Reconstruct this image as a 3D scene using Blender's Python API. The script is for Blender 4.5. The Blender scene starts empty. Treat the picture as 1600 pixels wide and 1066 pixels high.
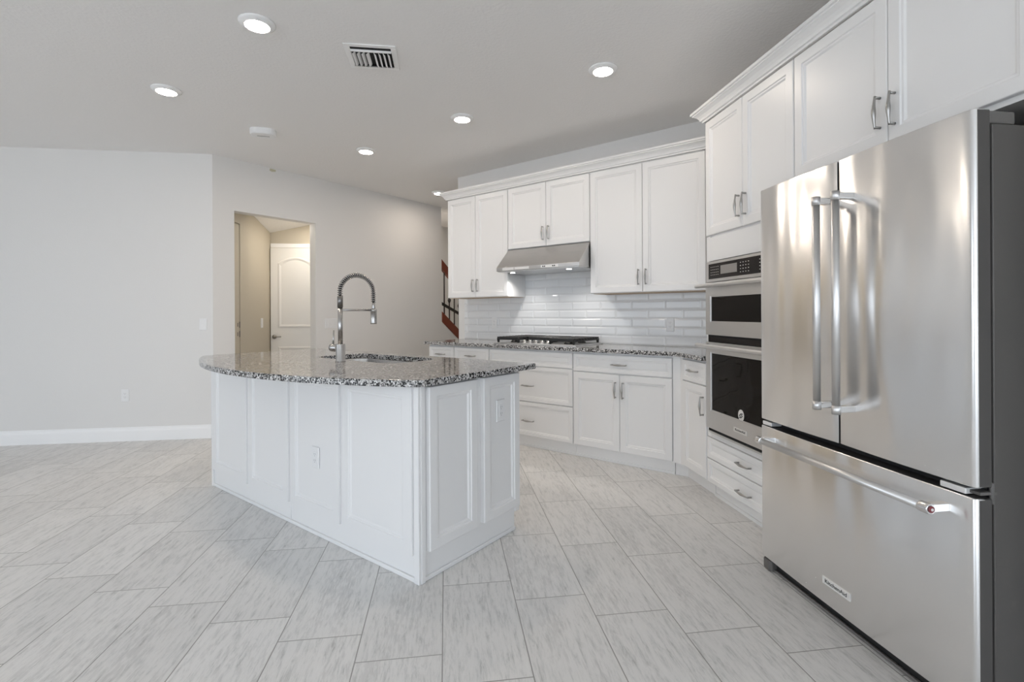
import bpy, bmesh, math, random
from mathutils import Vector, Matrix
R = math.radians
S = math.sqrt(0.5)
sc = bpy.context.scene
COL = sc.collection

# ------------------------------------------------------------------ camera
CAM_H = 1.205
FPX = 771.0
yaw, roll = R(7.658), R(-0.324)
fw = Vector((math.sin(yaw), math.cos(yaw), 0)); rt = Vector((math.cos(yaw), -math.sin(yaw), 0)); up = Vector((0, 0, 1))
r2 = rt * math.cos(roll) + up * math.sin(roll)
u2 = up * math.cos(roll) - rt * math.sin(roll)
cam = bpy.data.cameras.new('camera')
cam.sensor_width = 36.0; cam.sensor_fit = 'HORIZONTAL'
cam.lens = 36.0 * FPX / 1600.0
cam.shift_x = 0.0
cam.shift_y = -(533.0 - 489.75) / 1600.0
cam.clip_start = 0.05
camo = bpy.data.objects.new('camera', cam); COL.objects.link(camo)
camo.matrix_world = Matrix(((r2.x, u2.x, -fw.x, 0), (r2.y, u2.y, -fw.y, 0), (r2.z, u2.z, -fw.z, CAM_H), (0, 0, 0, 1)))
sc.camera = camo

# ------------------------------------------------------------------ world, light, exposure
sc.view_settings.view_transform = 'Standard'
sc.view_settings.look = 'None'
sc.view_settings.gamma = 1.0
sc.view_settings.use_curve_mapping = False
sc.view_settings.exposure = 0.07
SKY_STRENGTH = 3.05
LAMP_STRENGTH = 145.0
SUN_STRENGTH = 13.0
world = bpy.data.worlds.new('sky'); sc.world = world
world.use_nodes = True
bg = world.node_tree.nodes['Background']
bg.inputs[0].default_value = (0.79, 0.885, 1.0, 1)
bg.inputs[1].default_value = SKY_STRENGTH
sc.cycles.max_bounces = 14
sc.cycles.diffuse_bounces = 8
sc.cycles.glossy_bounces = 6
sc.cycles.sample_clamp_indirect = 8.0
sc.cycles.caustics_reflective = False
sc.cycles.caustics_refractive = False

CEIL = 2.785
ROOM = dict(xw=-7.0, ys=-3.6, xe=2.32, yl=5.19, bw=4.185, b1m=5.27)


def portal(name, loc, rot, sx, sy):
    l = bpy.data.lights.new(name, 'AREA'); l.shape = 'RECTANGLE'; l.size = sx; l.size_y = sy
    l.cycles.is_portal = True
    o = bpy.data.objects.new(name, l); COL.objects.link(o); o.location = loc; o.rotation_euler = rot
    return o


# sun from behind the house: it lights the patio outside, whose bounce reaches the ceiling
sun = bpy.data.lights.new('sun', 'SUN'); sun.energy = SUN_STRENGTH; sun.angle = R(0.6); sun.color = (1.0, 0.96, 0.90)
suno = bpy.data.objects.new('sun', sun); COL.objects.link(suno)
suno.rotation_euler = Vector((-0.42, -0.42, -0.80)).to_track_quat('-Z', 'Y').to_euler()
SOUTH_OPEN = (-4.9, 2.2, 0.0, 2.5)     # x0 x1 z0 z1 of the glazed opening behind the camera
WEST_OPEN = (-2.6, 1.6, 0.0, 2.5)      # y0 y1 z0 z1 of the opening on the far left, out of frame
portal('daylight_south', ((SOUTH_OPEN[0] + SOUTH_OPEN[1]) / 2, ROOM['ys'] - 0.02, 1.25), (R(90), 0, 0), SOUTH_OPEN[1] - SOUTH_OPEN[0], 2.5)
portal('daylight_west', (ROOM['xw'] - 0.02, (WEST_OPEN[0] + WEST_OPEN[1]) / 2, 1.25), (R(90), 0, R(-90)), WEST_OPEN[1] - WEST_OPEN[0], 2.5)


# ------------------------------------------------------------------ materials
MATS = {}


def mat(name, color=(0.8, 0.8, 0.8), rough=0.5, metal=0.0, **kw):
    m = bpy.data.materials.new(name); m.use_nodes = True
    b = m.node_tree.nodes['Principled BSDF']
    b.inputs['Base Color'].default_value = (*color, 1)
    b.inputs['Roughness'].default_value = rough
    b.inputs['Metallic'].default_value = metal
    for k, v in kw.items():
        b.inputs[k].default_value = v
    MATS[name] = m
    return m


def nodes(m):
    return m.node_tree, m.node_tree.nodes, m.node_tree.links, m.node_tree.nodes['Principled BSDF']


def nd(nt, typ, **kw):
    n = nt.nodes.new(typ)
    for k, v in kw.items():
        setattr(n, k, v)
    return n


def math_n(nt, op, a, b=None):
    n = nt.nodes.new('ShaderNodeMath'); n.operation = op
    for i, v in enumerate((a, b)):
        if v is None: continue
        if isinstance(v, (int, float)): n.inputs[i].default_value = v
        else: nt.links.new(v, n.inputs[i])
    return n.outputs[0]


def add_noise_bump(m, scale, strength, dist=0.002, detail=4.0, stretch=None, coord='Object'):
    nt, N, L, b = nodes(m)
    tc = nd(nt, 'ShaderNodeTexCoord')
    mp = nd(nt, 'ShaderNodeMapping')
    if stretch: mp.inputs['Scale'].default_value = stretch
    L.new(tc.outputs[coord], mp.inputs[0])
    no = nd(nt, 'ShaderNodeTexNoise'); no.inputs['Scale'].default_value = scale; no.inputs['Detail'].default_value = detail
    L.new(mp.outputs[0], no.inputs['Vector'])
    bu = nd(nt, 'ShaderNodeBump'); bu.inputs['Strength'].default_value = strength; bu.inputs['Distance'].default_value = dist
    L.new(no.outputs[0], bu.inputs['Height'])
    L.new(bu.outputs[0], b.inputs['Normal'])
    return no


mat('cabinet_white', (0.83, 0.825, 0.82), 0.34)
mat('trim_white', (0.90, 0.90, 0.90), 0.38)
mat('wall_paint', (0.765, 0.755, 0.74), 0.65)
add_noise_bump(MATS['wall_paint'], 90, 0.25, 0.002)
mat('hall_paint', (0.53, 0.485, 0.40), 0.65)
mat('ceiling_paint', (0.86, 0.845, 0.83), 0.8)
add_noise_bump(MATS['ceiling_paint'], 55, 0.5, 0.004, 3)
mat('door_white', (0.84, 0.83, 0.81), 0.4)
mat('plastic_white', (0.82, 0.82, 0.82), 0.35)
mat('plastic_grey', (0.45, 0.45, 0.45), 0.5)  # mid grey for the alarm grille
mat('slot_dark', (0.40, 0.40, 0.41), 0.6)
mat('raw_wood', (0.55, 0.42, 0.30), 0.6)
mat('faucet_nickel', (0.47, 0.455, 0.44), 0.27, 1.0)
mat('nickel', (0.42, 0.41, 0.395), 0.28, 1.0)
mat('chrome', (0.78, 0.77, 0.76), 0.12, 1.0)
mat('dark_nickel', (0.22, 0.21, 0.20), 0.35, 1.0)
mat('black_iron', (0.012, 0.012, 0.012), 0.45)
mat('black_glass', (0.005, 0.0035, 0.0025), 0.03, **{'Specular IOR Level': 0.16})
mat('black_panel', (0.012, 0.009, 0.009), 0.18, **{'Specular IOR Level': 0.25})
mat('black_gap', (0.01, 0.01, 0.01), 0.8)
mat('rubber_black', (0.012, 0.012, 0.012), 0.6)
mat('display_grey', (0.30, 0.28, 0.26), 0.3)
mat('print_white', (0.75, 0.73, 0.70), 0.5)
mat('print_black', (0.03, 0.03, 0.03), 0.5)
mat('badge_silver', (0.80, 0.79, 0.77), 0.4, 0.35)
mat('fridge_side', (0.085, 0.079, 0.073), 0.42, 0.2)
add_noise_bump(MATS['fridge_side'], 500, 0.2, 0.001)
mat('hinge_grey', (0.11, 0.103, 0.096), 0.5)
mat('door_edge', (0.075, 0.07, 0.066), 0.45, 0.3)
mat('red_inlay', (0.20, 0.03, 0.035), 0.35)
mat('vent_white', (0.90, 0.89, 0.88), 0.5)
mat('grille_grey', (0.20, 0.19, 0.18), 0.5, 0.4)
mat('sink_steel', (0.62, 0.61, 0.60), 0.25, 1.0)
mat('stain_wood', (0.20, 0.045, 0.022), 0.35)
add_noise_bump(MATS['stain_wood'], 40, 0.1, 0.001, 4, (1, 1, 12))
mat('iron_rail', (0.02, 0.015, 0.013), 0.4)
mat('carpet_tread', (0.5, 0.48, 0.45), 0.9)
mat('concrete_patio', (0.5, 0.5, 0.5), 0.8)
mat('stain_mark', (0.55, 0.52, 0.38), 0.8)


def steel(name, color, rough, aniso, wave, wscale, stretch):
    m = mat(name, color, rough, 1.0)
    nt, N, L, b = nodes(m)
    b.inputs['Anisotropic'].default_value = aniso
    b.inputs['Anisotropic Rotation'].default_value = 0.25
    tan = nd(nt, 'ShaderNodeTangent'); tan.direction_type = 'RADIAL'; tan.axis = 'Z'
    L.new(tan.outputs[0], b.inputs['Tangent'])
    tc = nd(nt, 'ShaderNodeTexCoord')
    mp = nd(nt, 'ShaderNodeMapping'); mp.inputs['Scale'].default_value = stretch
    L.new(tc.outputs['Object'], mp.inputs[0])
    no = nd(nt, 'ShaderNodeTexNoise'); no.inputs['Scale'].default_value = wscale; no.inputs['Detail'].default_value = 1.0
    L.new(mp.outputs[0], no.inputs['Vector'])
    # fine brush lines modulate the roughness only
    mp2 = nd(nt, 'ShaderNodeMapping'); mp2.inputs['Scale'].default_value = (1.5, 1.5, 220)
    L.new(tc.outputs['Object'], mp2.inputs[0])
    n2 = nd(nt, 'ShaderNodeTexNoise'); n2.inputs['Scale'].default_value = 3.0; n2.inputs['Detail'].default_value = 3.0
    L.new(mp2.outputs[0], n2.inputs['Vector'])
    mr = nd(nt, 'ShaderNodeMapRange'); mr.inputs['To Min'].default_value = rough - 0.015; mr.inputs['To Max'].default_value = rough + 0.015
    L.new(n2.outputs[0], mr.inputs[0]); L.new(mr.outputs[0], b.inputs['Roughness'])
    bu = nd(nt, 'ShaderNodeBump'); bu.inputs['Strength'].default_value = wave; bu.inputs['Distance'].default_value = 0.02
    L.new(no.outputs[0], bu.inputs['Height']); L.new(bu.outputs[0], b.inputs['Normal'])
    return m


steel('brushed_steel', (0.88, 0.877, 0.874), 0.24, 0.8, 0.80, 5.0, (1, 1, 0.28))
steel('oven_steel', (0.66, 0.655, 0.65), 0.33, 0.4, 0.05, 3.0, (1, 1, 1))
steel('hood_steel', (0.60, 0.585, 0.57), 0.28, 0.4, 0.04, 3.0, (1, 1, 1))
steel('bar_steel', (0.70, 0.69, 0.68), 0.36, 0.0, 0.0, 3.0, (1, 1, 1))
add_noise_bump(MATS['black_glass'], 5.0, 0.10, 0.02, 1.0)


def emission(name, color, strength):
    m = bpy.data.materials.new(name); m.use_nodes = True
    nt = m.node_tree; nt.nodes.clear()
    o = nt.nodes.new('ShaderNodeOutputMaterial'); e = nt.nodes.new('ShaderNodeEmission')
    e.inputs[0].default_value = (*color, 1); e.inputs[1].default_value = strength
    nt.links.new(e.outputs[0], o.inputs[0]); MATS[name] = m
    return m


emission('lamp_lens', (1.0, 0.87, 0.74), LAMP_STRENGTH)
emission('hood_lens', (1.0, 0.97, 0.92), 25.0)


def granite():
    m = mat('granite', (0.4, 0.39, 0.38), 0.08)
    nt, N, L, b = nodes(m)
    tc = nd(nt, 'ShaderNodeTexCoord')
    wn = nd(nt, 'ShaderNodeTexNoise'); wn.inputs['Scale'].default_value = 120; wn.inputs['Detail'].default_value = 2
    L.new(tc.outputs['Object'], wn.inputs['Vector'])
    mx = nd(nt, 'ShaderNodeMixRGB'); mx.inputs[0].default_value = 0.012
    L.new(tc.outputs['Object'], mx.inputs[1]); L.new(wn.outputs['Color'], mx.inputs[2])
    v = nd(nt, 'ShaderNodeTexVoronoi'); v.inputs['Scale'].default_value = 155
    L.new(mx.outputs[0], v.inputs['Vector'])
    sep = nd(nt, 'ShaderNodeSeparateColor'); L.new(v.outputs['Color'], sep.inputs[0])
    cr = nd(nt, 'ShaderNodeValToRGB'); cr.color_ramp.interpolation = 'CONSTANT'
    e = cr.color_ramp.elements
    e[0].position = 0.0; e[0].color = (0.012, 0.012, 0.013, 1)
    e[1].position = 0.37; e[1].color = (0.17, 0.165, 0.16, 1)
    for p, c in ((0.48, (0.36, 0.35, 0.34)), (0.68, (0.56, 0.545, 0.53)), (0.88, (0.76, 0.75, 0.74))):
        x = e.new(p); x.color = (*c, 1)
    L.new(sep.outputs[0], cr.inputs[0])
    L.new(cr.outputs[0], b.inputs['Base Color'])
    return m


granite()


def floor_tile():
    m = mat('floor_tile', (0.6, 0.59, 0.57), 0.42)
    nt, N, L, b = nodes(m)
    tc = nd(nt, 'ShaderNodeTexCoord')
    sp = nd(nt, 'ShaderNodeSeparateXYZ'); L.new(tc.outputs['Object'], sp.inputs[0])
    W, LEN = 0.301, 0.594
    u = math_n(nt, 'DIVIDE', math_n(nt, 'ADD', sp.outputs[0], 0.018), W)
    k = math_n(nt, 'FLOOR', u)
    fu = math_n(nt, 'FRACT', u)
    v = math_n(nt, 'DIVIDE', math_n(nt, 'ADD', math_n(nt, 'SUBTRACT', sp.outputs[1], 2.205), math_n(nt, 'MULTIPLY', k, 0.152)), LEN)
    kv = math_n(nt, 'FLOOR', v)
    fv = math_n(nt, 'FRACT', v)
    du = math_n(nt, 'MULTIPLY', math_n(nt, 'MINIMUM', fu, math_n(nt, 'SUBTRACT', 1.0, fu)), W)
    dv = math_n(nt, 'MULTIPLY', math_n(nt, 'MINIMUM', fv, math_n(nt, 'SUBTRACT', 1.0, fv)), LEN)
    d = math_n(nt, 'MINIMUM', du, dv)
    grout = nd(nt, 'ShaderNodeMapRange'); grout.inputs['From Min'].default_value = 0.0012; grout.inputs['From Max'].default_value = 0.0026
    grout.inputs['To Min'].default_value = 1.0; grout.inputs['To Max'].default_value = 0.0
    L.new(d, grout.inputs[0])
    # per-tile random offset
    cid = nd(nt, 'ShaderNodeCombineXYZ'); L.new(k, cid.inputs[0]); L.new(kv, cid.inputs[1])
    wn = nd(nt, 'ShaderNodeTexWhiteNoise'); L.new(cid.outputs[0], wn.inputs['Vector'])
    off = nd(nt, 'ShaderNodeVectorMath'); off.operation = 'MULTIPLY_ADD'
    L.new(wn.outputs['Color'], off.inputs[0]); off.inputs[1].default_value = (7, 7, 7); L.new(tc.outputs['Object'], off.inputs[2])
    # travertine streaks that run along the tile
    mp = nd(nt, 'ShaderNodeMapping'); mp.inputs['Scale'].default_value = (1.0, 0.13, 1.0)
    L.new(off.outputs[0], mp.inputs[0])
    n1 = nd(nt, 'ShaderNodeTexNoise'); n1.inputs['Scale'].default_value = 56; n1.inputs['Detail'].default_value = 12; n1.inputs['Roughness'].default_value = 0.78
    n1.inputs['Distortion'].default_value = 0.35
    L.new(mp.outputs[0], n1.inputs['Vector'])
    c1 = nd(nt, 'ShaderNodeValToRGB')
    e = c1.color_ramp.elements
    e[0].position = 0.31; e[0].color = (0.40, 0.392, 0.38, 1)
    e[1].position = 0.50; e[1].color = (0.725, 0.715, 0.70, 1)
    x = e.new(0.42); x.color = (0.62, 0.62, 0.605, 1)
    x = e.new(0.72); x.color = (0.77, 0.76, 0.745, 1)
    L.new(n1.outputs[0], c1.inputs[0])
    # clustered small darker pits
    mp2 = nd(nt, 'ShaderNodeMapping'); mp2.inputs['Scale'].default_value = (1.0, 0.22, 1.0)
    L.new(off.outputs[0], mp2.inputs[0])
    n2 = nd(nt, 'ShaderNodeTexNoise'); n2.inputs['Scale'].default_value = 95; n2.inputs['Detail'].default_value = 4
    L.new(mp2.outputs[0], n2.inputs['Vector'])
    n3 = nd(nt, 'ShaderNodeTexNoise'); n3.inputs['Scale'].default_value = 9; n3.inputs['Detail'].default_value = 3
    L.new(mp.outputs[0], n3.inputs['Vector'])
    pm = math_n(nt, 'MULTIPLY', n2.outputs[0], n3.outputs[0])
    pr = nd(nt, 'ShaderNodeMapRange'); pr.inputs['From Min'].default_value = 0.27; pr.inputs['From Max'].default_value = 0.36
    pr.inputs['To Max'].default_value = 0.30
    L.new(pm, pr.inputs[0])
    mx = nd(nt, 'ShaderNodeMixRGB'); L.new(pr.outputs[0], mx.inputs[0]); L.new(c1.outputs[0], mx.inputs[1]); mx.inputs[2].default_value = (0.44, 0.43, 0.42, 1)
    br = nd(nt, 'ShaderNodeHueSaturation'); L.new(mx.outputs[0], br.inputs['Color'])
    vv = nd(nt, 'ShaderNodeMapRange'); vv.inputs['To Min'].default_value = 0.95; vv.inputs['To Max'].default_value = 1.04
    L.new(wn.outputs[0], vv.inputs[0]); L.new(vv.outputs[0], br.inputs['Value'])
    g = nd(nt, 'ShaderNodeMixRGB'); L.new(grout.outputs[0], g.inputs[0]); L.new(br.outputs[0], g.inputs[1]); g.inputs[2].default_value = (0.30, 0.29, 0.275, 1)
    L.new(g.outputs[0], b.inputs['Base Color'])
    inv = math_n(nt, 'SUBTRACT', 1.0, grout.outputs[0])
    bu = nd(nt, 'ShaderNodeBump'); bu.inputs['Strength'].default_value = 0.4; bu.inputs['Distance'].default_value = 0.002
    L.new(inv, bu.inputs['Height']); L.new(bu.outputs[0], b.inputs['Normal'])
    return m


floor_tile()


def subway_tile():
    """bevelled 3 x 12 inch glazed tiles in running bond; the wall object's local x runs along it"""
    m = mat('subway_tile', (0.80, 0.81, 0.82), 0.13)
    nt, N, L, b = nodes(m)
    tc = nd(nt, 'ShaderNodeTexCoord')
    sp = nd(nt, 'ShaderNodeSeparateXYZ'); L.new(tc.outputs['Object'], sp.inputs[0])
    W, H = 0.306, 0.0785
    v = math_n(nt, 'DIVIDE', math_n(nt, 'SUBTRACT', sp.outputs[2], 0.917), H)
    k = math_n(nt, 'FLOOR', v); fv = math_n(nt, 'FRACT', v)
    u = math_n(nt, 'ADD', math_n(nt, 'DIVIDE', sp.outputs[0], W), math_n(nt, 'MULTIPLY', k, 0.5))
    fu = math_n(nt, 'FRACT', u)
    du = math_n(nt, 'MULTIPLY', math_n(nt, 'MINIMUM', fu, math_n(nt, 'SUBTRACT', 1.0, fu)), W)
    dv = math_n(nt, 'MULTIPLY', math_n(nt, 'MINIMUM', fv, math_n(nt, 'SUBTRACT', 1.0, fv)), H)
    d = math_n(nt, 'MINIMUM', du, dv)
    h = nd(nt, 'ShaderNodeMapRange'); h.inputs['From Min'].default_value = 0.001; h.inputs['From Max'].default_value = 0.014
    L.new(d, h.inputs[0])
    bu = nd(nt, 'ShaderNodeBump'); bu.inputs['Strength'].default_value = 1.0; bu.inputs['Distance'].default_value = 0.0035
    L.new(h.outputs[0], bu.inputs['Height']); L.new(bu.outputs[0], b.inputs['Normal'])
    g = nd(nt, 'ShaderNodeMapRange'); g.inputs['From Min'].default_value = 0.0009; g.inputs['From Max'].default_value = 0.0016
    L.new(d, g.inputs[0])
    mx = nd(nt, 'ShaderNodeMixRGB'); L.new(g.outputs[0], mx.inputs[0]); mx.inputs[1].default_value = (0.71, 0.71, 0.71, 1); mx.inputs[2].default_value = (0.82, 0.83, 0.84, 1)
    L.new(mx.outputs[0], b.inputs['Base Color'])


subway_tile()


# ------------------------------------------------------------------ mesh helpers
class MB:
    def __init__(self):
        self.v = []; self.f = []; self.sm = []

    def _add(self, vs, fs, smooth=False):
        o = len(self.v)
        self.v += [tuple(p) for p in vs]
        for f in fs:
            self.f.append([i + o for i in f]); self.sm.append(smooth)
        return self

    def box(self, x0, x1, y0, y1, z0, z1):
        return self._add([(x0, y0, z0), (x1, y0, z0), (x1, y1, z0), (x0, y1, z0), (x0, y0, z1), (x1, y0, z1), (x1, y1, z1), (x0, y1, z1)],
                         [(0, 3, 2, 1), (4, 5, 6, 7), (0, 1, 5, 4), (1, 2, 6, 5), (2, 3, 7, 6), (3, 0, 4, 7)])

    def hexa(self, p):
        return self._add(p, [(0, 3, 2, 1), (4, 5, 6, 7), (0, 1, 5, 4), (1, 2, 6, 5), (2, 3, 7, 6), (3, 0, 4, 7)])

    def prism(self, poly, z0, z1, axis='z', smooth=False):
        n = len(poly)
        def P(a, b, c):
            return {'z': (a, b, c), 'y': (a, c, b), 'x': (c, a, b)}[axis]
        vs = [P(a, b, z0) for a, b in poly] + [P(a, b, z1) for a, b in poly]
        fs = [tuple(range(n))[::-1], tuple(range(n, 2 * n))]
        self._add(vs, fs)
        o = len(self.v) - 2 * n
        for i in range(n):
            j = (i + 1) % n
            self.f.append([o + i, o + j, o + n + j, o + n + i]); self.sm.append(smooth)
        return self

    def loft(self, rings, closed=True, cap0=True, cap1=True, smooth=True, loop=False):
        n = len(rings[0]); o = len(self.v)
        for r in rings: self.v += [tuple(p) for p in r]
        m = len(rings)
        for a in range(m if loop else m - 1):
            a2 = (a + 1) % m
            for i in range(n if closed else n - 1):
                j = (i + 1) % n
                self.f.append([o + a * n + i, o + a * n + j, o + a2 * n + j, o + a2 * n + i]); self.sm.append(smooth)
        if cap0: self.f.append([o + i for i in range(n)][::-1]); self.sm.append(False)
        if cap1: self.f.append([o + (m - 1) * n + i for i in range(n)]); self.sm.append(False)
        return self

    def tube(self, pts, rad, n=10, smooth=True, caps=True):
        pts = [Vector(p) for p in pts]
        if not isinstance(rad, (list, tuple)): rad = [rad] * len(pts)
        t0 = (pts[1] - pts[0]).normalized()
        a = Vector((0, 0, 1)) if abs(t0.z) < 0.9 else Vector((1, 0, 0))
        nrm = t0.cross(a).normalized(); rings = []; prev = t0
        for i, p in enumerate(pts):
            t = (pts[min(i + 1, len(pts) - 1)] - pts[max(i - 1, 0)]).normalized()
            q = prev.rotation_difference(t); nrm = (q @ nrm).normalized(); prev = t
            bn = t.cross(nrm)
            rings.append([p + (nrm * math.cos(2 * math.pi * k / n) + bn * math.sin(2 * math.pi * k / n)) * rad[i] for k in range(n)])
        return self.loft(rings, True, caps, caps, smooth)

    def lathe(self, prof, o=(0, 0, 0), ax='z', n=28, smooth=True, cap0=True, cap1=True):
        rings = []
        for r, h in prof:
            ring = []
            for k in range(n):
                c, s = math.cos(2 * math.pi * k / n) * r, math.sin(2 * math.pi * k / n) * r
                p = {'z': (c, s, h), 'y': (c, h, s), 'x': (h, c, s)}[ax]
                ring.append((o[0] + p[0], o[1] + p[1], o[2] + p[2]))
            rings.append(ring)
        return self.loft(rings, True, cap0, cap1, smooth)

    def panel_front(self, x0, x1, z0, z1, t, prof, y=0.0):
        """slab in the x-z plane with its front at y (facing -y) and thickness t; prof = (inset, depth) of the moulded face"""
        def ring(i, d):
            return [(x0 + i, y + d, z0 + i), (x1 - i, y + d, z0 + i), (x1 - i, y + d, z1 - i), (x0 + i, y + d, z1 - i)]
        rings = [ring(0, t), ring(0, 0.003)] + [ring(i, d) for i, d in prof]
        return self.loft(rings, True, True, True, False)

    def build(self, name, material, parent=None, bevel=0.0, seg=2, kind=None, loc=None, rz=None, label=None):
        me = bpy.data.meshes.new(name)
        me.from_pydata(self.v, [], self.f)
        me.polygons.foreach_set('use_smooth', self.sm)
        bm = bmesh.new(); bm.from_mesh(me)
        bmesh.ops.recalc_face_normals(bm, faces=bm.faces)
        bm.to_mesh(me); bm.free()
        me.materials.append(MATS[material]); me.update()
        o = bpy.data.objects.new(name, me); COL.objects.link(o)
        if parent is not None: o.parent = parent
        if loc is not None: o.location = loc
        if rz is not None: o.rotation_euler = (0, 0, rz)
        if bevel > 0:
            md = o.modifiers.new('bevel', 'BEVEL'); md.width = bevel; md.segments = seg; md.limit_method = 'ANGLE'; md.angle_limit = R(40)
            md.harden_normals = False
        if kind: o['kind'] = kind
        if label: o['label'] = label
        return o


def thing(name, label, cat, loc=(0, 0, 0), rz=0.0, group=None):
    o = bpy.data.objects.new(name, None); COL.objects.link(o)
    o.empty_display_size = 0.1
    o.location = loc; o.rotation_euler = (0, 0, rz)
    o['label'] = label; o['category'] = cat
    if group: o['group'] = group
    return o


def tag(o, label, cat, group=None):
    o['label'] = label; o['category'] = cat
    if group: o['group'] = group
    return o


def B(a, b, z=0.0):
    """kitchen axes turned by 45 degrees: a runs along the cooktop wall to the left, b into that wall"""
    return (S * (b - a), S * (a + b), z)


RB = R(-45)        # faces the cooktop wall (x right, y into the wall)
RE = R(45)         # faces the island's end
RO = R(-90)        # faces the oven wall

DOOR_PROF = [(0.003, 0.0), (0.050, 0.0), (0.053, 0.0055), (0.061, 0.0055), (0.068, 0.012)]
SLIM_PROF = [(0.003, 0.0), (0.030, 0.0), (0.0325, 0.005), (0.039, 0.005), (0.046, 0.011)]


def pull(parent, x, z, vertical=True, length=0.128, y=0.0, material='nickel'):
    """arched bar pull with a swollen middle on two posts"""
    m = MB(); h = length / 2; d = 0.026
    if vertical: P = lambda s, o: (x, y - o, z + s)
    else: P = lambda s, o: (x + s, y - o, z)
    for s in (-1, 1):
        m.tube([P(s * (h - 0.006), -0.001), P(s * (h - 0.006), d * 0.85)], 0.0052, 8)
    pts = []; rad = []
    for i in range(17):
        t = -1 + 2 * i / 16
        pts.append(P(t * h, d + 0.006 * (1 - t * t) - 0.003)); rad.append(0.0043 + 0.0040 * math.exp(-(t / 0.42) ** 2))
    m.tube(pts, rad, 8)
    return m.build('handle', material, parent)


def door(parent, x0, x1, z0, z1, handle=None, hz=None, t=0.02, y=0.0, prof=None, name='door'):
    """handle: 'l' or 'r' side for an upright pull; 'h' for a centred level pull"""
    w = x1 - x0; h = z1 - z0
    if prof is None:
        prof = DOOR_PROF if h > 0.25 else SLIM_PROF
    d = MB().panel_front(x0, x1, z0, z1, t, prof, y).build(name, 'cabinet_white', parent, 0.0012, 1)
    if handle == 'l': pull(d, x0 + 0.030, hz, True, y=y)
    elif handle == 'r': pull(d, x1 - 0.030, hz, True, y=y)
    elif handle == 'h': pull(d, (x0 + x1) / 2, hz if hz else (z0 + z1) / 2, False, y=y)
    return d


def sweep(path, profile):
    """profile = (out, z) closed polygon swept along a 2-D path with mitred corners; out is to the right of travel"""
    m = MB(); rings = []
    P = [Vector(p) for p in path]
    for i, p in enumerate(P):
        ds = []
        if i > 0: ds.append((P[i] - P[i - 1]).normalized())
        if i < len(P) - 1: ds.append((P[i + 1] - P[i]).normalized())
        ns = [Vector((d.y, -d.x)) for d in ds]
        n = ns[0] if len(ns) == 1 else (ns[0] + ns[1]) / (1 + ns[0].dot(ns[1]))
        rings.append([(p.x + n.x * o, p.y + n.y * o, z) for o, z in profile])
    m.loft(rings, True, True, True, False)
    return m


def rrect(cx, cy, w, h, r, n=5):
    pts = []
    for (sx, sy, a0) in ((1, 1, 0), (-1, 1, 90), (-1, -1, 180), (1, -1, 270)):
        for k in range(n + 1):
            a = R(a0 + 90 * k / n)
            pts.append((cx + sx * (w / 2 - r) + r * math.cos(a), cy + sy * (h / 2 - r) + r * math.sin(a)))
    return pts


def text_mesh(name, body, size, material, parent, loc, rot, extrude=0.0004, width=None):
    cu = bpy.data.curves.new(name, 'FONT'); cu.body = body; cu.size = size; cu.extrude = extrude
    cu.align_x = 'CENTER'; cu.align_y = 'CENTER'
    tmp = bpy.data.objects.new('tmp', cu); COL.objects.link(tmp)
    bpy.context.view_layer.update()
    me = bpy.data.meshes.new_from_object(tmp.evaluated_get(bpy.context.evaluated_depsgraph_get()))
    bpy.data.objects.remove(tmp); bpy.data.curves.remove(cu)
    if width:
        xs = [v.co.x for v in me.vertices]; k = width / (max(xs) - min(xs))
        for v in me.vertices: v.co.x *= k
    me.materials.clear(); me.materials.append(MATS[material]); me.name = name
    o = bpy.data.objects.new(name, me); COL.objects.link(o); o.parent = parent
    o.location = loc; o.rotation_euler = rot
    return o


# ------------------------------------------------------------------ the setting
XW, YS, XE, YL, BW, B1M = (ROOM[k] for k in ('xw', 'ys', 'xe', 'yl', 'bw', 'b1m'))
T = 0.12
MB().box(XW - 0.3, XE + 0.3, YS - 0.3, 12.0, -0.12, 0.0).box(XE + 0.3, 8.0, 2.5, 12.0, -0.12, 0.0).build('floor', 'floor_tile', kind='structure')
MB().box(XW - 0.3, XE + 0.3, YS - 0.3, 12.0, CEIL, CEIL + 0.12).box(XE + 0.3, 8.0, 2.5, 12.0, CEIL, CEIL + 0.12).build('ceiling', 'ceiling_paint', kind='structure')
MB().box(-30, 20, -20, YS - 0.31, -0.2, -0.02).box(-30, XW - 0.31, YS - 0.31, 14, -0.2, -0.02).build('ground', 'concrete_patio', kind='structure')
# corner of the left wall and the wall with the hall opening: (X, YL) with b1 = B1M
XC = YL - B1M / S
MB().box(XW - T, XC - 0.0, YL, YL + T, 0, CEIL).build('wall_left', 'wall_paint', kind='structure')
x0, x1, z0, z1 = SOUTH_OPEN
MB().box(XW - T, x0, YS - T, YS, 0, CEIL).box(x1, XE + T, YS - T, YS, 0, CEIL).box(x0, x1, YS - T, YS, z1, CEIL).build('wall_rear', 'wall_paint', kind='structure')
y0, y1, z0, z1 = WEST_OPEN
MB().box(XW - T, XW, YS, y0, 0, CEIL).box(XW - T, XW, y1, YL + T, 0, CEIL).box(XW - T, XW, y0, y1, z1, CEIL).build('wall_west', 'wall_paint', kind='structure')
MB().box(XE, XE + T, YS, BW / S - XE, 0, CEIL).build('wall_right', 'wall_paint', kind='structure')
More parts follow.
